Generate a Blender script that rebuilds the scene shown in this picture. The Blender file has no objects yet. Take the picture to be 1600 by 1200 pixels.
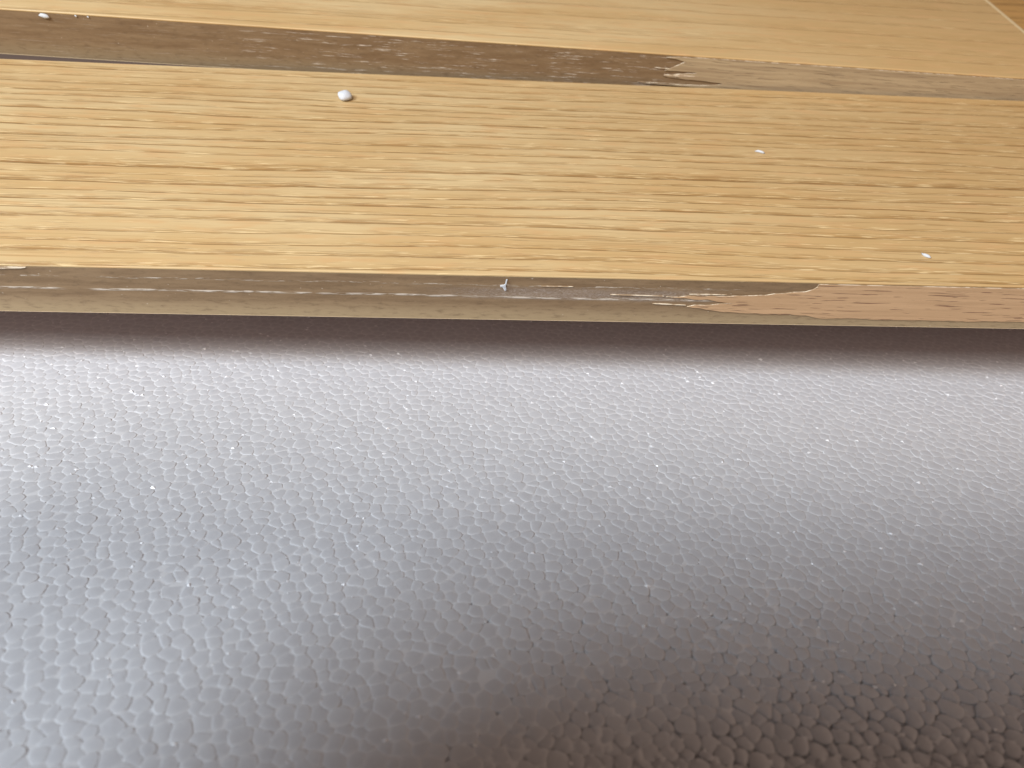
import bpy, bmesh, math, random
import numpy as np
from mathutils import Matrix, Vector

random.seed(7)
rng = np.random.default_rng(11)
MM = 0.001
scene = bpy.context.scene
COL = scene.collection

# ------------------------------------------------------------------ camera
cam_d = bpy.data.cameras.new("camera")
cam = bpy.data.objects.new("camera", cam_d)
COL.objects.link(cam)
CX = Vector((0.998491, -0.0549170, 0.0)); CY = Vector((0.0274274, 0.498680, -0.866352)); CZ = Vector((0.0475775, 0.865045, 0.499434))
# world = rows (X, Y, n) acting on camera vectors
rows = [CX, CY, CZ]
M = Matrix(((rows[0][0], rows[0][1], rows[0][2]), (rows[1][0], rows[1][1], rows[1][2]), (rows[2][0], rows[2][1], rows[2][2]))).to_4x4()
M.translation = Vector((0, 0, 0.125))
cam.matrix_world = M
cam_d.sensor_width = 36; cam_d.lens = 27
cam_d.clip_start = 0.004; cam_d.clip_end = 50
cam_d.dof.use_dof = True
cam_d.dof.focus_distance = 0.245
cam_d.dof.aperture_fstop = 15
scene.camera = cam

# ------------------------------------------------------------------ light
w = bpy.data.worlds.new("World"); scene.world = w; w.use_nodes = True
bg = w.node_tree.nodes["Background"]
bg.inputs[0].default_value = (1.0, 0.72, 0.60, 1); bg.inputs[1].default_value = 0.15

def area(name, loc, target, sx, sy, power, col):
    l = bpy.data.lights.new(name, 'AREA'); l.shape = 'RECTANGLE'; l.size = sx; l.size_y = sy
    l.energy = power; l.color = col
    o = bpy.data.objects.new(name, l); COL.objects.link(o)
    o.location = loc
    d = Vector(target) - Vector(loc)
    o.rotation_euler = d.to_track_quat('-Z', 'Y').to_euler()
    return o
KEY_DIR = Vector((-0.30, -1.12, 1.0)).normalized()      # warm window behind the photographer
area("window_light", Vector((0, 0.2, 0)) + KEY_DIR * 2.0, (0, 0.2, 0), 0.55, 0.55, 28, (1.0, 0.95, 0.90))
SIDE_DIR = Vector((-1.0, -0.80, 1.0)).normalized()      # cool daylight from the left
area("side_window_light", Vector((-.05, 0.15, 0)) + SIDE_DIR * 1.3, (-.05, 0.15, 0), 0.28, 0.28, 17.5, (0.80, 0.90, 1.0))
area("room_bounce_light", (1.0, -0.12, 0.36), (0.1, 0.12, 0), 0.5, 0.35, 1.7, (1.0, 0.74, 0.58))

scene.view_settings.view_transform = 'Standard'
scene.view_settings.look = 'None'
scene.view_settings.gamma = 1
scene.view_settings.exposure = 0.0

# ------------------------------------------------------------------ helpers
def tag(o, label=None, cat=None, group=None, kind=None):
    if label: o["label"] = label
    if cat: o["category"] = cat
    if group: o["group"] = group
    if kind: o["kind"] = kind
    return o

def link(name, me, mat=None, parent=None, loc=None):
    o = bpy.data.objects.new(name, me); COL.objects.link(o)
    if mat: me.materials.append(mat)
    if parent: o.parent = parent
    if loc is not None: o.location = loc
    return o

def from_bm(name, bm, mat, parent=None, smooth=False, loc=None):
    me = bpy.data.meshes.new(name)
    bmesh.ops.recalc_face_normals(bm, faces=bm.faces)
    bm.to_mesh(me); bm.free()
    if smooth:
        for p in me.polygons: p.use_smooth = True
    return link(name, me, mat, parent, loc)

def box_bm(x0, x1, y0, y1, z0, z1, bevel=0.0, seg=2):
    bm = bmesh.new()
    bmesh.ops.create_cube(bm, size=1)
    for v in bm.verts:
        v.co = Vector(((x0 + x1) / 2 + v.co.x * (x1 - x0), (y0 + y1) / 2 + v.co.y * (y1 - y0), (z0 + z1) / 2 + v.co.z * (z1 - z0))) * MM
    if bevel: bmesh.ops.bevel(bm, geom=list(bm.edges), offset=bevel * MM, segments=seg, affect='EDGES', profile=.6)
    return bm

def empty(name, mat4):
    o = bpy.data.objects.new(name, None); COL.objects.link(o)
    o.empty_display_size = .02
    o.matrix_world = mat4
    return o

def frame(u, v, n, o):
    m = Matrix(((u[0], v[0], n[0]), (u[1], v[1], n[1]), (u[2], v[2], n[2]))).to_4x4()
    m.translation = Vector(o) * MM
    return m

# ------------------------------------------------------------------ node helper
class NT:
    def __init__(s, name):
        s.m = bpy.data.materials.new(name); s.m.use_nodes = True
        s.t = s.m.node_tree; s.n = s.t.nodes; s.b = s.n["Principled BSDF"]
    def new(s, t, **k):
        n = s.n.new(t)
        for a, b in k.items(): setattr(n, a, b)
        return n
    def put(s, sock, val):
        if isinstance(val, bpy.types.NodeSocket): s.t.links.new(val, sock)
        else: sock.default_value = val
    def math(s, op, a, b=0.0, c=None, clamp=False):
        n = s.new("ShaderNodeMath", operation=op); n.use_clamp = clamp
        s.put(n.inputs[0], a); s.put(n.inputs[1], b)
        if c is not None: s.put(n.inputs[2], c)
        return n.outputs[0]
    def coords(s):
        tc = s.new("ShaderNodeTexCoord")
        v = s.new("ShaderNodeVectorMath", operation='SCALE'); s.put(v.inputs[0], tc.outputs["Object"]); v.inputs[3].default_value = 1000
        sp = s.new("ShaderNodeSeparateXYZ"); s.put(sp.inputs[0], v.outputs[0])
        return v.outputs[0], sp.outputs[0], sp.outputs[1], sp.outputs[2]
    def comb(s, x, y, z=0.0):
        c = s.new("ShaderNodeCombineXYZ"); s.put(c.inputs[0], x); s.put(c.inputs[1], y); s.put(c.inputs[2], z); return c.outputs[0]
    def noise(s, vec, scale=1.0, detail=2.0, rough=.5, dist=0.0):
        n = s.new("ShaderNodeTexNoise"); s.put(n.inputs["Vector"], vec)
        n.inputs["Scale"].default_value = scale; n.inputs["Detail"].default_value = detail
        n.inputs["Roughness"].default_value = rough; n.inputs["Distortion"].default_value = dist
        return n.outputs["Fac"]
    def sm(s, x, lo, hi):   # smoothstep
        n = s.new("ShaderNodeMapRange", interpolation_type='SMOOTHSTEP')
        s.put(n.inputs[0], x); s.put(n.inputs[1], lo); s.put(n.inputs[2], hi); n.inputs[3].default_value = 0; n.inputs[4].default_value = 1
        return n.outputs[0]
    def mix(s, f, a, b, mode='MIX'):
        n = s.new("ShaderNodeMix", data_type='RGBA', blend_type=mode)
        s.put(n.inputs[0], f); s.put(n.inputs[6], a); s.put(n.inputs[7], b)
        return n.outputs[2]
    def bump(s, h, dist, strength=1.0, prev=None):
        n = s.new("ShaderNodeBump"); n.inputs["Strength"].default_value = strength; n.inputs["Distance"].default_value = dist * MM
        s.put(n.inputs["Height"], h)
        if prev: s.put(n.inputs["Normal"], prev)
        return n.outputs[0]

def c4(*a): return (*a, 1.0)

# ------------------------------------------------------------------ oak face
def oak_material(name, period, seed, light, mid, dark, strength=1.0, slope=0.0, ring_noise=1.0):
    s = NT(name)
    vec, u, v, n = s.coords()
    su = s.math('ADD', u, seed * 313.0)
    # slow wander of the grain
    w1 = s.noise(s.comb(s.math('MULTIPLY', su, .004), s.math('MULTIPLY', v, .03), seed), 1, 2)
    w2 = s.noise(s.comb(s.math('MULTIPLY', su, .03), s.math('MULTIPLY', v, .10), seed + 5), 1, 2)
    vv = s.math('ADD', v, s.math('MULTIPLY', s.math('SUBTRACT', w1, .5), 9.0))
    vv = s.math('ADD', vv, s.math('MULTIPLY', s.math('SUBTRACT', w2, .5), 1.3))
    vv = s.math('ADD', vv, s.math('MULTIPLY', u, slope))
    irr = s.noise(s.comb(seed, s.math('MULTIPLY', vv, .09), s.math('MULTIPLY', su, .0008)), 1, 1)
    ph = s.math('ADD', s.math('DIVIDE', vv, -period), s.math('MULTIPLY', irr, 2.0 * ring_noise))
    saw = s.math('FRACT', s.math('ADD', ph, 100.0)); ident = s.math('FLOOR', s.math('ADD', ph, 100.0))
    wn = s.new("ShaderNodeTexWhiteNoise", noise_dimensions='1D'); s.put(wn.inputs["W"], ident)
    ringamp = s.math('MULTIPLY_ADD', wn.outputs["Value"], .65, .50)
    along = s.sm(s.noise(s.comb(s.math('MULTIPLY', su, .012), s.math('MULTIPLY', vv, .35), seed + 2), 1, 2), .25, .65)
    ringamp = s.math('MULTIPLY', ringamp, s.math('MULTIPLY_ADD', along, .35, .65))
    body = s.math('POWER', saw, 3.0)
    edge = s.math('SUBTRACT', 1.0, s.sm(saw, .95, 1.0))
    ring = s.math('MULTIPLY', s.math('MULTIPLY', body, edge), ringamp)
    line = s.math('MULTIPLY', s.math('MULTIPLY', s.sm(saw, .80, .93), edge), ringamp)
    # pores: short dashes crowded on the ring lines
    p1 = s.noise(s.comb(s.math('MULTIPLY', su, .055), s.math('MULTIPLY', vv, 1.9), seed + 9), 1, 3, .55)
    p2 = s.noise(s.comb(s.math('MULTIPLY', su, .16), s.math('MULTIPLY', vv, 3.0), seed + 17), 1, 2, .5)
    crowd = s.math('MULTIPLY', s.sm(saw, .35, .85), .13)
    pore = s.sm(s.math('ADD', p1, crowd), .62, .72)
    fine = s.sm(s.math('ADD', p2, crowd), .66, .74)
    fibre = s.noise(s.comb(s.math('MULTIPLY', su, .03), s.math('MULTIPLY', vv, 5.0), seed + 3), 1, 3, .6)
    blot = s.noise(s.comb(s.math('MULTIPLY', su, .011), s.math('MULTIPLY', vv, .05), seed + 4), 1, 2)
    blot2 = s.noise(s.comb(s.math('MULTIPLY', su, .06), s.math('MULTIPLY', vv, .3), seed + 6), 1, 2)
    # highlights painted as pale flecks on the near side of a pore
    p3 = s.noise(s.comb(s.math('MULTIPLY', su, .085), s.math('MULTIPLY', s.math('ADD', vv, .55), 2.3), seed + 9), 1, 2, .5)
    fleck = s.math('MULTIPLY', s.sm(s.math('ADD', p3, crowd), .66, .71), s.math('SUBTRACT', 1.0, pore))
    col = s.mix(s.sm(blot, .3, .7), c4(*light), c4(*mid))
    col = s.mix(s.math('MULTIPLY', s.sm(u, -60.0, 260.0), .85), col, c4(mid[0] * .93, mid[1] * .88, mid[2] * .80))  # paler left, deeper right: glare across the board put into the wood colour
    pink = tuple(min(1, c * k) for c, k in zip(mid, (1.08, .98, .98)))
    col = s.mix(s.math('MULTIPLY', s.sm(blot2, .45, .75), .7), col, c4(*pink))
    col = s.mix(s.math('MULTIPLY', s.math('SUBTRACT', fibre, .40), .45, clamp=True), col, c4(*mid))
    col = s.mix(s.math('MULTIPLY', ring, .9 * strength, clamp=True), col, c4(*dark))
    deep = tuple(c * k for c, k in zip(dark, (.62, .52, .42)))
    col = s.mix(s.math('MULTIPLY', line, .62 * strength, clamp=True), col, c4(*deep))
    col = s.mix(s.math('MULTIPLY', s.math('MULTIPLY', pore, s.math('MULTIPLY_ADD', ringamp, .5, .25)), .6 * strength, clamp=True), col, c4(*deep))
    col = s.mix(s.math('MULTIPLY', fine, .10 * strength), col, c4(*deep))
    thin = s.noise(s.comb(s.math('MULTIPLY', su, .010), s.math('MULTIPLY', vv, 1.15), seed + 31), 1, 3, .6)
    thinl = s.math('MULTIPLY', s.sm(thin, .56, .66), s.math('SUBTRACT', 1.0, s.sm(thin, .66, .74)))
    col = s.mix(s.math('MULTIPLY', thinl, .42 * strength, clamp=True), col, c4(*deep))
    pale = tuple(min(.9, c * k) for c, k in zip(light, (1.25, 1.28, 1.30)))
    col = s.mix(s.math('MULTIPLY', fleck, .75 * strength, clamp=True), col, c4(*pale))
    s.put(s.b.inputs["Base Color"], col)
    s.b.inputs["Specular IOR Level"].default_value = .45
    s.put(s.b.inputs["Roughness"], s.math('MULTIPLY_ADD', fibre, .18, .36))
    h = s.math('SUBTRACT', s.math('MULTIPLY', fibre, .15), s.math('ADD', s.math('MULTIPLY', pore, .55), s.math('MULTIPLY', line, .9)))
    h = s.math('SUBTRACT', h, s.math('MULTIPLY', ring, .5))
    s.put(s.b.inputs["Normal"], s.bump(h, .18, .7))
    return s.m

LIGHT = (.64, .48, .255); MID = (.56, .375, .17); DARK = (.42, .245, .085)
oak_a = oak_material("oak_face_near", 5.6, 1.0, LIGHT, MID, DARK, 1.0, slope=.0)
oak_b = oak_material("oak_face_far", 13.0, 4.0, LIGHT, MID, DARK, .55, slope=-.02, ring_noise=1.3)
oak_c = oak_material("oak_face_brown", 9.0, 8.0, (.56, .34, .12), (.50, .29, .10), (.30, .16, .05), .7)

# ------------------------------------------------------------------ exposed edge (x along board, z up the edge)
def backing_material(name, base, base2, low, scr_u0, scr_u1, scr_amt, flecks):
    s = NT(name)
    vec, u, v, wz = s.coords()
    a = s.noise(s.comb(s.math('MULTIPLY', u, .045), s.math('MULTIPLY', wz, .45), 1.0), 1, 4, .6)
    b = s.noise(s.comb(s.math('MULTIPLY', u, .25), s.math('MULTIPLY', wz, .8), 4.0), 1, 4, .65)
    col = s.mix(s.sm(a, .3, .7), c4(*base), c4(*base2))
    col = s.mix(s.math('SUBTRACT', 1.0, s.sm(s.math('ADD', wz, s.math('MULTIPLY', b, 3.0)), 2.5, 9.5)), col, c4(*low))
    dk = tuple(c * .6 for c in base)
    col = s.mix(s.math('MULTIPLY', s.sm(b, .5, .72), .45), col, c4(*dk))
    grain = s.noise(s.comb(s.math('MULTIPLY', u, 1.2), s.math('MULTIPLY', wz, 3.0), 6.0), 1, 3, .7)
    col = s.mix(s.math('MULTIPLY', s.sm(grain, .45, .8), .25), col, c4(*[c * 1.35 for c in base2]))
    # scratches: bright torn fibres
    win = s.math('MULTIPLY', s.sm(u, scr_u0, scr_u0 + 70), s.math('SUBTRACT', 1.0, s.sm(u, scr_u1 - 15, scr_u1)))
    f1 = s.noise(s.comb(s.math('MULTIPLY', u, .055), s.math('MULTIPLY', wz, 1.35), 3.0), 1, 4, .62)
    f2 = s.noise(s.comb(s.math('MULTIPLY', u, .22), s.math('MULTIPLY', wz, 2.2), 12.0), 1, 3, .6)
    if flecks:
        m = s.math('MULTIPLY', s.sm(f1, .54, .63), s.sm(f2, .45, .57))
        m = s.math('MULTIPLY', m, s.math('MULTIPLY_ADD', win, .85, .15))
    else:
        def band(c, wd):
            wob = s.math('MULTIPLY', s.math('SUBTRACT', s.noise(s.comb(s.math('MULTIPLY', u, .03), 2.0, c), 1, 3), .5), 1.4)
            d = s.math('ABSOLUTE', s.math('SUBTRACT', s.math('ADD', wz, wob), c))
            return s.math('SUBTRACT', 1.0, s.sm(d, wd * .3, wd))
        k = s.math('ADD', s.math('MULTIPLY', band(9.6, .55), s.sm(f2, .42, .55)), s.math('MULTIPLY', band(14.2, .40), s.sm(f2, .50, .60)), clamp=True)
        gate = s.sm(s.noise(s.comb(s.math('MULTIPLY', u, .05), 7.0, 1.0), 1, 2), .36, .50)
        m = s.math('MULTIPLY', s.math('MULTIPLY', k, gate), win)
        fuzzw = s.math('MULTIPLY', s.sm(u, -35., 5.), s.math('SUBTRACT', 1.0, s.sm(u, 45., 70.)))
        fz = s.math('MULTIPLY', band(11.3, 3.2), fuzzw)
        fuzz = s.math('MULTIPLY', fz, s.sm(s.noise(s.comb(s.math('MULTIPLY', u, .8), s.math('MULTIPLY', wz, 2.2), 3.0), 1, 4, .75, 1.2), .42, .68))
        col = s.mix(s.math('MULTIPLY', fz, .30), col, c4(.26, .215, .185))
        col = s.mix(s.math('MULTIPLY', fuzz, .60), col, c4(.52, .45, .40))
    col = s.mix(s.math('MULTIPLY', m, scr_amt, clamp=True), col, c4(.74, .66, .56))
    tiny = s.noise(s.comb(s.math('MULTIPLY', u, .9), s.math('MULTIPLY', wz, .9), 22.0), 1, 1)
    col = s.mix(s.math('MULTIPLY', s.sm(tiny, .76, .80), .5), col, c4(.70, .62, .52))
    s.put(s.b.inputs["Base Color"], col)
    s.b.inputs["Roughness"].default_value = .62
    s.b.inputs["Specular IOR Level"].default_value = .35
    h = s.math('ADD', s.math('MULTIPLY', grain, .4), s.math('ADD', s.math('MULTIPLY', m, 1.0), s.math('MULTIPLY', a, .5)))
    s.put(s.b.inputs["Normal"], s.bump(h, .12, .7))
    return s.m

back_a = backing_material("edge_backing_near", (.215, .137, .072), (.295, .197, .108), (.41, .30, .172), -205, 75, .85, False)
back_b = backing_material("edge_backing_far", (.18, .11, .055), (.245, .162, .088), (.26, .19, .11), -130, 75, .75, True)

def veneer_material(name, base, base2, pore_c, amt):
    s = NT(name)
    vec, u, v, wz = s.coords()
    wz2 = s.math('ADD', wz, s.math('MULTIPLY', s.noise(s.comb(s.math('MULTIPLY', u, .03), s.math('MULTIPLY', wz, .1), 2.0), 1, 2), 2.0))
    a = s.noise(s.comb(s.math('MULTIPLY', u, .02), s.math('MULTIPLY', wz2, .8), 1.0), 1, 4, .6)
    fib = s.noise(s.comb(s.math('MULTIPLY', u, .06), s.math('MULTIPLY', wz2, 4.0), 5.0), 1, 3, .6)
    po = s.noise(s.comb(s.math('MULTIPLY', u, .075), s.math('MULTIPLY', wz2, 2.0), 8.0), 1, 2, .5)
    pore = s.sm(po, .625, .67)
    col = s.mix(s.sm(a, .3, .7), c4(*base), c4(*base2))
    col = s.mix(s.math('MULTIPLY', s.sm(fib, .5, .75), .45), col, c4(*[c * .72 for c in base]))
    col = s.mix(s.math('MULTIPLY', pore, amt), col, c4(*pore_c))
    s.put(s.b.inputs["Base Color"], col)
    s.b.inputs["Roughness"].default_value = .6
    s.b.inputs["Specular IOR Level"].default_value = .3
    h = s.math('SUBTRACT', s.math('MULTIPLY', fib, .4), pore)
    s.put(s.b.inputs["Normal"], s.bump(h, .2, .8))
    return s.m
ven_a = veneer_material("torn_veneer_near", (.65, .42, .235), (.54, .34, .185), (.20, .09, .05), .85)
ven_b = veneer_material("torn_veneer_far", (.50, .385, .235), (.345, .25, .15), (.22, .14, .08), .5)

def plain(name, col, rough=.6, spec=.4, sss=0.0, tint_noise=None):
    s = NT(name)
    if tint_noise:
        vec, u, v, wz = s.coords()
        nn = s.noise(vec, tint_noise, 3, .6)
        s.put(s.b.inputs["Base Color"], s.mix(nn, c4(*[c * .85 for c in col]), c4(*[min(1, c * 1.1) for c in col])))
        s.put(s.b.inputs["Normal"], s.bump(nn, .1, .5))
    else:
        s.b.inputs["Base Color"].default_value = c4(*col)
    s.b.inputs["Roughness"].default_value = rough
    s.b.inputs["Specular IOR Level"].default_value = spec
    if sss:
        s.b.inputs["Subsurface Weight"].default_value = sss
        s.b.inputs["Subsurface Radius"].default_value = (1, 1, 1)
        s.b.inputs["Subsurface Scale"].default_value = .0012
    return s.m
core_m = plain("board_core", (.78, .58, .50), .7, .3, tint_noise=.6)
def lip_material():
    s = NT("torn_fibre")
    vec, u, v, wz = s.coords()
    nn = s.noise(s.comb(s.math('MULTIPLY', u, .22), wz, 3.0), 1, 3, .7)
    s.put(s.b.inputs["Base Color"], s.mix(s.sm(nn, .42, .60), c4(.40, .28, .17), c4(.80, .69, .53)))
    s.b.inputs["Roughness"].default_value = .7
    return s.m
lip_m = lip_material()
band_m = plain("oak_end_band", (.66, .50, .28), .5, .4, tint_noise=.3)
arris_m = plain("board_arris", (.58, .45, .28), .5, .4, tint_noise=.4)

# ------------------------------------------------------------------ boards
def slab_profile(parent, name, u0, u1, wid, T, mat, r=.45):
    """top face sheet with a softly rounded near and far arris, 0.5 mm thick"""
    prof = []
    for k in range(6):
        a = math.pi / 2 * k / 5
        prof.append((r - r * math.cos(a), T - r + r * math.sin(a)))
    prof2 = [(wid - y, z) for y, z in reversed(prof)]
    pr = [(0, T - .75)] + prof + prof2 + [(wid, T - .75)]
    bm = bmesh.new()
    n = 60
    cols = []
    for i in range(n + 1):
        u = u0 + (u1 - u0) * i / n
        cols.append([bm.verts.new(Vector((u, y, z)) * MM) for y, z in pr])
    for i in range(n):
        for j in range(len(pr)):
            k = (j + 1) % len(pr)
            bm.faces.new((cols[i][j], cols[i + 1][j], cols[i + 1][k], cols[i][k]))
    c0 = [bm.verts.new(v.co) for v in cols[0]]; c1 = [bm.verts.new(v.co) for v in cols[-1]]
    bm.faces.new(c0); bm.faces.new(list(reversed(c1)))
    o = from_bm(name, bm, mat, parent, True)
    return o

def poly_sheet(parent, name, pts, y_front, y_back, mat, lip=None):
    """polygon in the (u, height) plane of the edge, with real thickness; rim faces take the second material"""
    bm = bmesh.new()
    f = [bm.verts.new(Vector((u, y_front, z)) * MM) for u, z in pts]
    b = [bm.verts.new(Vector((u, y_back, z)) * MM) for u, z in pts]
    from mathutils.geometry import tessellate_polygon
    tri = tessellate_polygon([[Vector((u, z, 0)) for u, z in pts]])
    for a0, a1, a2 in tri:
        bm.faces.new((f[a0], f[a1], f[a2])); bm.faces.new((b[a2], b[a1], b[a0]))
    sides = []
    for i in range(len(pts)):
        j = (i + 1) % len(pts)
        q = bm.faces.new((f[i], f[j], b[j], b[i])); q.material_index = 1; sides.append(q)
    me = bpy.data.meshes.new(name)
    bmesh.ops.recalc_face_normals(bm, faces=bm.faces)
    bm.to_mesh(me); bm.free()
    me.materials.append(mat); me.materials.append(lip or mat)
    o = bpy.data.objects.new(name, me); COL.objects.link(o); o.parent = parent
    return o

def jag(pts, step=1.6, amp=.16):
    """break the straight runs of a torn outline into little fibres"""
    out = []
    for (x0, z0), (x1, z1) in zip(pts, pts[1:]):
        L = abs(x1 - x0); k = max(1, int(L / step))
        for i in range(k):
            t = i / k
            a = amp * (random.random() - .5) * 2 if i else 0
            out.append((x0 + (x1 - x0) * t + (a if i else 0), z0 + (z1 - z0) * t + a * .9))
    out.append(pts[-1])
    return out

def board(label, axes, origin, u0, u1, wid, T, top_mat, back_mat):
    t = empty("oak_board", frame(*axes, origin))
    tag(t, label, "wooden board", "oak veneered boards laid side by side")
    from_bm("core", box_bm(u0 + .05, u1 - .05, .6, wid - .1, 0, T - .8, .15), core_m, t)
    from_bm("edge_backing", box_bm(u0, u1, 0.0, .58, .32, T - .78, .0), back_mat, t)
    from_bm("bottom_arris", box_bm(u0, u1, -.06, 1.2, 0.0, .22, .05), arris_m, t)
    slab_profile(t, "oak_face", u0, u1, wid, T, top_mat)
    return t

UA = (0.996119526, 0.0880102144, -0.000304027789); VA = (-0.08414949, 0.95342363, 0.28965885); NA = (0.0257828, -0.28850925, 0.95712991)
A0 = (-1.1, 223.1, 20.0)
TA = 18.2
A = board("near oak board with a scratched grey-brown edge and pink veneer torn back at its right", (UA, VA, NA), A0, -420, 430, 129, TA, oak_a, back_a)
upper = [(47.89, 11.13), (51.79, 11.1), (55.76, 11.73), (66.23, 11.87), (72.19, 12.02), (79.33, 12.47), (82.22, 13.21), (85.27, 13.42), (88.19, 14.02), (91.87, 14.25), (94.02, 15.22), (95.09, 16.29), (95.13, 17.38)]
lower = [(47.89, 11.13), (53.93, 10.76), (57.16, 10.18), (61.23, 10.42), (64.56, 9.57), (70.13, 9.05), (65.84, 8.67), (62.88, 8.06), (57.7, 7.93), (55.38, 7.2), (60.1, 6.64), (63.43, 5.91), (68.04, 5.2), (72.06, 5.16), (80.06, 4.66), (88.15, 4.72), (95.53, 4.48), (98.17, 3.71), (100.73, 3.21), (111.22, 3.6), (121.24, 3.13), (137.72, 3.23), (152.73, 3.01), (157.67, 3.41), (171.22, 3.3), (230, 3.2), (430, 3.2)]
poly = jag(lower) + [(430, 17.40)] + list(reversed(jag(upper)))[:-1]
poly_sheet(A, "edge_veneer", poly, -.30, -.02, ven_a, lip_m)
# pale chip at the left end of the near edge
poly_sheet(A, "edge_veneer", [(-170, 17.4), (-170, 15.4), (-156, 15.9), (-149, 16.7), (-146, 16.8), (-143.6, 17.0), (-142.2, 17.38)], -.35, -.02, lip_m, lip_m)

UB = (0.99527347, 0.09456099, -0.02211194); NB = (0.04847248, -0.28642906, 0.9568745)
B0 = (-11.82220015, 343.74438527, 71.96061986)
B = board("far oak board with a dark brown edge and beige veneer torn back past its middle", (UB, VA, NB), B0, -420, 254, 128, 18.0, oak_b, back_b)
tb = [(82.0, 17.20), (78, 16.95), (72.77, 17.0), (67.78, 16.54), (72.53, 16.05), (76.29, 15.22), (73.66, 13.69), (70.27, 11.83), (68.3, 11.0), (74.33, 11.1), (80.97, 11.1), (82.4, 10.7), (74.6, 9.9), (68.81, 8.7), (72.28, 8.09), (79.33, 7.72), (84.93, 7.66), (93.2, 7.22), (94.74, 6.75), (89.69, 5.9), (83.09, 5.5), (60, 5.0), (83, 4.6), (92, 2.0), (100, .35)]
polyb = jag(tb, 1.8, .13) + [(254, .35), (254, 17.20)]
poly_sheet(B, "edge_veneer", polyb, -.45, -.02, ven_b, lip_m)

from_bm("end_banding", box_bm(251.6, 255.8, .3, 127.7, .2, 18.04, 1.7, 5), band_m, B, True)
# loose splinters lying over the torn ends
def splinter(parent, u, z, L, h, tilt, out=.12):
    m = 7; up = []; dn = []
    for k in range(m + 1):
        t = k / m; wd = h * math.sin(math.pi * min(1, .12 + .88 * t) ** .8) * (.6 + .4 * random.random())
        up.append((u + L * t, z + tilt * t + wd / 2)); dn.append((u + L * t, z + tilt * t - wd / 2))
    poly_sheet(parent, "splinter", up + list(reversed(dn)), -out - .32, -out, lip_m, lip_m)
splinter(B, 68.5, 9.15, 15, .95, .3, .2)
splinter(B, 64, 12.0, 9, .35, -.3)
splinter(B, 71, 16.6, 9, .40, .4)
splinter(B, 58, 5.4, 16, .30, .2)
splinter(A, 30, 11.5, 17, .30, -.2, .02)
splinter(A, 44, 8.2, 11, .28, -.4, .02)
splinter(A, 55, 12.3, 12, .26, .1, .02)
splinter(A, 8, 14.3, 10, .24, .1, .0)
# brown board that carries the right end of the far board
Cb = empty("brown_board", frame(UA, VA, NA, (Vector(A0) + Vector(UA) * 0 + Vector(VA) * 150 + Vector(NA) * -15).to_tuple()))
tag(Cb, "darker brown board glimpsed beyond the end of the far oak board", "wooden board")
from_bm("core", box_bm(120, 520, 2, 330, 0, 17.2, .2), core_m, Cb)
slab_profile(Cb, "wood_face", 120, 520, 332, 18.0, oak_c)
# lath under the near board that props it up
D = empty("support_lath", frame(UA, VA, NA, (Vector(A0) + Vector(VA) * 62 + Vector(NA) * -19).to_tuple()))
tag(D, "plain timber lath hidden under the rear of the near oak board", "lath")
from_bm("timber", box_bm(-410, 410, 0, 60, 0, 18.6, .8), core_m, D)

# ------------------------------------------------------------------ expanded polystyrene sheet
def eps_material():
    s = NT("expanded_polystyrene")
    geo = s.new("ShaderNodeNewGeometry")
    v = s.new("ShaderNodeVectorMath", operation='SCALE'); s.put(v.inputs[0], geo.outputs["Position"]); v.inputs[3].default_value = 1000
    P = v.outputs[0]
    n1 = s.noise(P, .9, 3, .6); n2 = s.noise(P, .12, 2); n3 = s.noise(P, 6.0, 2, .6)
    col = s.mix(n1, c4(.57, .575, .595), c4(.64, .645, .66))
    ra = s.new("ShaderNodeAttribute", attribute_name="rim")
    tn = s.new("ShaderNodeAttribute", attribute_name="tone")
    col = s.mix(s.math('MULTIPLY', tn.outputs["Fac"], .16), col, c4(.40, .40, .43))
    col = s.mix(s.math('MULTIPLY', ra.outputs["Fac"], .34), col, c4(.90, .90, .90))
    s.put(s.b.inputs["Base Color"], col)
    s.b.inputs["Subsurface Weight"].default_value = 0.0
    s.b.inputs["Subsurface Radius"].default_value = (1.0, .95, .92)
    s.b.inputs["Subsurface Scale"].default_value = .0035
    s.put(s.b.inputs["Roughness"], s.math('MULTIPLY_ADD', n1, .15, .52))
    s.b.inputs["Specular IOR Level"].default_value = .12
    s.put(s.b.inputs["Normal"], s.bump(s.math('ADD', n1, s.math('MULTIPLY', n3, .4)), .06, .6))
    return s.m
eps = eps_material()
sheet = empty("polystyrene_sheet", Matrix.Translation((0, 0, -.0085)) @ Matrix.Rotation(math.radians(1.1), 4, "Y"))
tag(sheet, "white expanded polystyrene sheet of pressed beads lying under the boards", "foam sheet")
from_bm("base_slab", box_bm(-600, 600, -80, 640, -42, -1.7, .0), eps, sheet)
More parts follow.
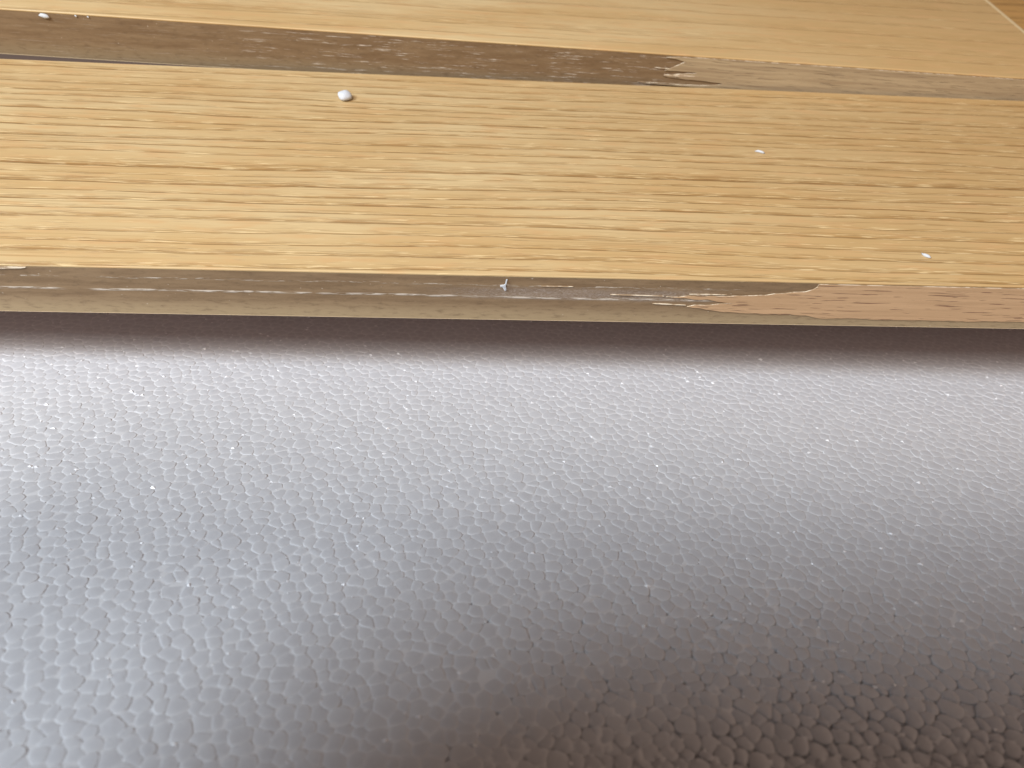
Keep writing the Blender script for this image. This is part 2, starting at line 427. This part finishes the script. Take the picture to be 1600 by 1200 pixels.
def binding():
    """pressed skin between the beads, sunk into small pits here and there"""
    nx, ny = 480, 277
    xs = np.linspace(-272, 272, nx); ys = np.linspace(13, 327, ny)
    X, Y = np.meshgrid(xs, ys)
    g = rng.random((ny, nx))
    pit = np.clip((X + 20) / 90, 0, 1) * np.clip((165 - Y) / 50, 0, 1)
    Z = -.16 + rng.normal(0, .05, X.shape) - np.where(g < .7 * pit, 1.4, 0)
    vv = np.stack([X, Y, Z], -1).reshape(-1, 3)
    i = np.arange(ny - 1)[:, None] * nx + np.arange(nx - 1)[None]
    q = np.stack([i, i + 1, i + nx + 1, i + nx], -1).reshape(-1, 4)
    me = bpy.data.meshes.new("pressed_skin")
    me.vertices.add(len(vv)); me.vertices.foreach_set("co", (vv * MM).astype(np.float32).ravel())
    me.loops.add(q.size); me.loops.foreach_set("vertex_index", q.astype(np.int32).ravel())
    me.polygons.add(len(q)); me.polygons.foreach_set("loop_start", (np.arange(len(q)) * 4).astype(np.int32))
    me.update(calc_edges=True)
    at = me.attributes.new("rim", 'FLOAT', 'POINT'); at.data.foreach_set("value", np.ones(len(vv), dtype=np.float32))
    tag(link("pressed_skin", me, eps, sheet), kind="stuff")
binding()

def make_beads():
    X0, X1, Y0, Y1 = -270, 270, 15, 325
    d = 3.5
    pts = []
    r = 0; y = Y0
    while y < Y1:
        x = X0 + (d / 2 if r % 2 else 0)
        while x < X1: pts.append((x, y)); x += d
        y += d * .866; r += 1
    P = np.array(pts) + rng.normal(0, .55, (len(pts), 2))
    R = np.clip(rng.normal(1.75, .38, len(P)), .9, 2.7)
    # neighbours by grid buckets
    cs = 7.5
    gx = ((P[:, 0] - X0 + 20) // cs).astype(int); gy = ((P[:, 1] - Y0 + 20) // cs).astype(int)
    from collections import defaultdict
    B = defaultdict(list)
    for i, (a, b) in enumerate(zip(gx, gy)): B[(a, b)].append(i)
    K = 14
    nb = np.full((len(P), K), -1)
    for i in range(len(P)):
        c = []
        for a in (-1, 0, 1):
            for b in (-1, 0, 1): c += B.get((gx[i] + a, gy[i] + b), [])
        c = np.array([j for j in c if j != i])
        dd = ((P[c] - P[i]) ** 2).sum(1)
        o = c[np.argsort(dd)[:K]]
        nb[i, :len(o)] = o
    S = 16
    th = np.linspace(0, 2 * np.pi, S, endpoint=False)
    ct, st = np.cos(th), np.sin(th)
    D = P[nb] - P[:, None, :]                       # n K 2
    L = np.sqrt((D ** 2).sum(2)) + 1e-9
    pd = (L ** 2 + R[:, None] ** 2 - R[nb] ** 2) / (2 * L)
    pd = np.clip(pd, .45, None)
    cosd = (D[:, :, 0, None] * ct + D[:, :, 1, None] * st) / L[:, :, None]
    dist = np.where(cosd > .05, pd[:, :, None] / np.maximum(cosd, .05), 1e3)
    p = 14.0
    pit = np.clip((P[:, 0] + 20) / 90, 0, 1) * np.clip((150 - P[:, 1]) / 55, 0, 1)
    q = (rng.uniform(8, 16, len(P)) * (1 - .45 * pit))[:, None]
    rad = ((1.0 / dist) ** q[:, :, None]).sum(1) ** (-1 / q)   # n S  (rounded polygon)
    rad = np.minimum(rad, 4.6) * rng.uniform(.985, 1.01, (len(P), 1)) + (.15 - .20 * pit)[:, None]
    # relief amplitude
    amp = rng.uniform(.6, 1.2, len(P)) * (1 + 2.2 * pit)
    off = rng.normal(0, .024, len(P)) * (1 + 4 * pit)
    low = rng.random(len(P)) < .03 * pit
    off = np.where(low, off - .45, off)
    tx = rng.normal(0, .015, len(P)) * (1 + 4 * pit) + .03 * pit; ty = rng.normal(0, .015, len(P)) * (1 + 4 * pit)
    rings = [(.45, -.025), (.74, -.085), (.90, -.145), (.985, -.19), (1.0, -1.25)]
    n = len(P)
    V = np.zeros((n, 1 + len(rings) * S, 3))
    V[:, 0, 2] = off
    rr = np.minimum(rad.mean(1), 2.4)
    for k, (f, h) in enumerate(rings):
        x = rad * f * ct; y = rad * f * st
        sl = slice(1 + k * S, 1 + (k + 1) * S)
        V[:, sl, 0] = x; V[:, sl, 1] = y
        z = off[:, None] + h * (amp if k < 4 else np.ones(n))[:, None] * .8 + tx[:, None] * x + ty[:, None] * y
        if k == 4: z = np.full_like(z, -1.3)
        V[:, sl, 2] = z + (rng.normal(0, .02, z.shape) if 0 < k < 4 else 0)
    F = []
    for j in range(S): F.append((0, 1 + j, 1 + (j + 1) % S))
    Q = []
    for k in range(len(rings) - 1):
        a = 1 + k * S; b = a + S
        for j in range(S):
            jj = (j + 1) % S
            Q.append((a + j, b + j, b + jj, a + jj))
    return P, V, np.array(F), np.array(Q), rad, pit

P, V, F, Q, RAD, PIT = make_beads()
# choose the 300 that show largest in the photograph
Rw = np.array([[0.998491, -0.0549170, 0.0], [0.0274274, 0.498680, -0.866352], [0.0475775, 0.865045, 0.499434]])
Pc = (np.c_[P, np.zeros(len(P))] - np.array([0, 0, 133.5])) @ Rw
depth = -Pc[:, 2]
px = 800 + 1200 * Pc[:, 0] / np.maximum(depth, 1); py = 600 - 1200 * Pc[:, 1] / np.maximum(depth, 1)
inside = (depth > 10) & (px > 0) & (px < 1600) & (py > 0) & (py < 1205)
size = np.where(inside, RAD.mean(1) ** 2 / np.maximum(depth, 1) ** 2, 0)
near = set(np.argsort(-size)[:300].tolist())

def mesh_from(name, verts, tris, quads, soft):
    me = bpy.data.meshes.new(name)
    nt, nq = len(tris), len(quads)
    me.vertices.add(len(verts)); me.vertices.foreach_set("co", (verts * MM).astype(np.float32).ravel())
    loops = np.concatenate([tris.ravel(), quads.ravel()]).astype(np.int32)
    me.loops.add(len(loops)); me.loops.foreach_set("vertex_index", loops)
    me.polygons.add(nt + nq)
    st = np.concatenate([np.arange(nt) * 3, nt * 3 + np.arange(nq) * 4]).astype(np.int32)
    me.polygons.foreach_set("loop_start", st)
    me.update(calc_edges=True)
    tone = np.repeat(rng.random(len(verts) // 81), 81)
    ta = me.attributes.new("tone", 'FLOAT', 'POINT'); ta.data.foreach_set("value", tone.astype(np.float32))
    rim = np.array([0.0] + [x for x in (.05, .3, .7, 1.0, 1.0) for _ in range(16)])
    at = me.attributes.new("rim", 'FLOAT', 'POINT'); at.data.foreach_set("value", (rim[None] * (1 - .65 * np.atleast_1d(soft))[:, None]).ravel().astype(np.float32))
    me.polygons.foreach_set("use_smooth", np.ones(nt + nq, dtype=bool))
    me.validate()
    return me
for i in sorted(near):
    me = mesh_from("bead", V[i], F, Q, PIT[i]); link("bead", me, eps, sheet, (P[i, 0] * MM, P[i, 1] * MM, 0))
rest = np.array([i for i in range(len(P)) if i not in near])
nv = V.shape[1]
VV = V[rest].copy(); VV[:, :, 0] += P[rest, 0][:, None]; VV[:, :, 1] += P[rest, 1][:, None]
offs = (np.arange(len(rest)) * nv)[:, None, None]
me = mesh_from("bead_field", VV.reshape(-1, 3), (F[None] + offs).reshape(-1, 3), (Q[None] + offs).reshape(-1, 4), PIT[rest])
bf = link("bead_field", me, eps, sheet); tag(bf, kind="stuff")

# near-white flakes added at the joints to stand in for glints on bead rims
flake_m = plain("glint_white", (.96, .96, .97), .3, .8)
fv, ff = [], []
for k in range(2200):
    i = random.randrange(len(P)); j = random.randrange(16)
    a = 2 * math.pi * j / 16; r = RAD[i, j]
    cx, cy = P[i, 0] + math.cos(a) * r, P[i, 1] + math.sin(a) * r
    sz = random.choice((.25, .3, .35, .4, .5, .75)) ; b = random.uniform(0, 6.28)
    base = len(fv)
    z = .0
    for m in range(3):
        an = b + m * 2.1 + random.uniform(-.4, .4)
        fv.append((cx + math.cos(an) * sz * random.uniform(.6, 1.6), cy + math.sin(an) * sz * random.uniform(.4, 1.0), z + random.uniform(-.12, .12)))
    fv.append((cx + random.uniform(-.1, .1), cy + random.uniform(-.1, .1), z + sz * random.uniform(.3, .7)))
    ff += [(base, base + 1, base + 3), (base + 1, base + 2, base + 3), (base + 2, base, base + 3), (base, base + 2, base + 1)]
me = bpy.data.meshes.new("glint_flakes"); me.from_pydata([tuple(c * MM for c in v) for v in fv], [], ff)
tag(link("glint_flakes", me, flake_m, sheet), kind="stuff")

# ------------------------------------------------------------------ loose polystyrene crumbs
crumb_m = plain("loose_polystyrene", (.62, .64, .67), .6, .25, .3)
def onA(u, v, n): return Vector(A0) + Vector(UA) * u + Vector(VA) * v + Vector(NA) * n
def onB(u, v, n): return Vector(B0) + Vector(UB) * u + Vector(VA) * v + Vector(NB) * n
def crumb(name, label, pos, sx, sy, sz, axes, rot=0.0, lump=.12, seed=1, sub=3, bend=0.0):
    r = random.Random(seed)
    bm = bmesh.new(); bmesh.ops.create_icosphere(bm, subdivisions=sub, radius=1)
    from mathutils import noise
    for v in bm.verts:
        k = 1 + lump * noise.noise(v.co * 1.3 + Vector((seed, 0, 0))) * 2 + lump * .4 * noise.noise(v.co * 3.5 + Vector((0, seed, 0)))
        c = v.co * k
        z = c.z * sz + bend * sz * (c.x * c.x)
        v.co = Vector((c.x * sx, c.y * sy, z)) * MM
    me = bpy.data.meshes.new(name); bm.to_mesh(me); bm.free()
    for p in me.polygons: p.use_smooth = True
    o = link(name, me, crumb_m)
    m = frame(*axes, pos.to_tuple()) @ Matrix.Rotation(rot, 4, 'Z')
    o.matrix_world = m
    tag(o, label, "foam crumb", "loose polystyrene crumbs on the boards")
    return o
AX = (UA, VA, NA); FX = (UA, NA, tuple(-c for c in VA))     # second: lying on the edge face
crumb("foam_bead", "round white polystyrene bead resting on the near oak board", onA(-61.9, 106.5, TA + 1.5), 2.7, 2.8, 1.7, AX, .3, .07, 3)
crumb("foam_sliver", "thin curved white sliver at the right of the near board's face, behind the others", onA(96.8, 77.0, TA + .45), 1.9, .5, .45, AX, -.45, .15, 5, 2, -.6)
crumb("foam_sliver", "small white sliver on the near board's face close to its front edge at the right", onA(136.0, 14.5, TA + .4), 1.5, .55, .45, AX, -.8, .25, 8, 2)
crumb("foam_chip", "white lozenge-shaped chip stuck near the top of the far board's dark edge", onB(-177.4, -.5, 16.3), 1.9, .85, .6, (UB, NB, tuple(-c for c in VA)), -.2, .15, 11, 2)
for u, w_, s_, sd, lb in ((-165.7, 17.0, .5, 2, "tiny white speck just right of the chip on the far board's edge"), (-161.2, 16.95, .42, 4, "tiniest white speck, rightmost of those near the left end of the far board's edge")):
    crumb("foam_speck", lb, onB(u, -.25, w_), s_ * 1.1, s_ * .7, .35, (UB, NB, tuple(-c for c in VA)), -.5, .2, sd, 1)
# star shaped shred with a thin tail on the near edge
bm = bmesh.new()
outl = [(.9, 3.1), (.35, 3.0), (.1, 1.2), (-.5, .35), (-1.75, -.1), (-1.6, -.75), (-.9, -.7), (-.45, -1.5), (.1, -2.5), (.75, -2.5), (.65, -1.2), (.35, .1), (.55, 1.3)]
f1 = [bm.verts.new(Vector((x * .8, z * .78, .55 + .25 * math.sin(x + z))) * MM) for x, z in outl]
f2 = [bm.verts.new(Vector((x * .8, z * .78, .2 + .25 * math.sin(x + z))) * MM) for x, z in outl]
a = bm.faces.new(f1); b = bm.faces.new(list(reversed(f2)))
for i in range(len(outl)):
    j = (i + 1) % len(outl); bm.faces.new((f1[i], f2[i], f2[j], f1[j]))
bmesh.ops.triangulate(bm, faces=[a, b])
sh = from_bm("foam_shred", bm, crumb_m)
sh.matrix_world = frame(*FX, onA(-3.2, -.02, 14.3).to_tuple())
tag(sh, "pointed white shred with a thin tail stuck on the near board's scratched edge", "foam crumb", "loose polystyrene crumbs on the boards")

# ------------------------------------------------------------------ unseen slab added behind the lens to shade the sheet
blocker_m = plain("blocker_dark", (.02, .02, .022), .2, .5)
BLOCKER = (-176, 240, -108, 40)   # extent right/up of the lens, mm
bm = box_bm(BLOCKER[0], BLOCKER[1], BLOCKER[2], BLOCKER[3], 2.0, 10.0, 2.5, 3)
ph = from_bm("shade_blocker", bm, blocker_m)
ph.matrix_world = cam.matrix_world.copy()
tag(ph, "dark tablet held over the polystyrene, shading its near right corner", "tablet")
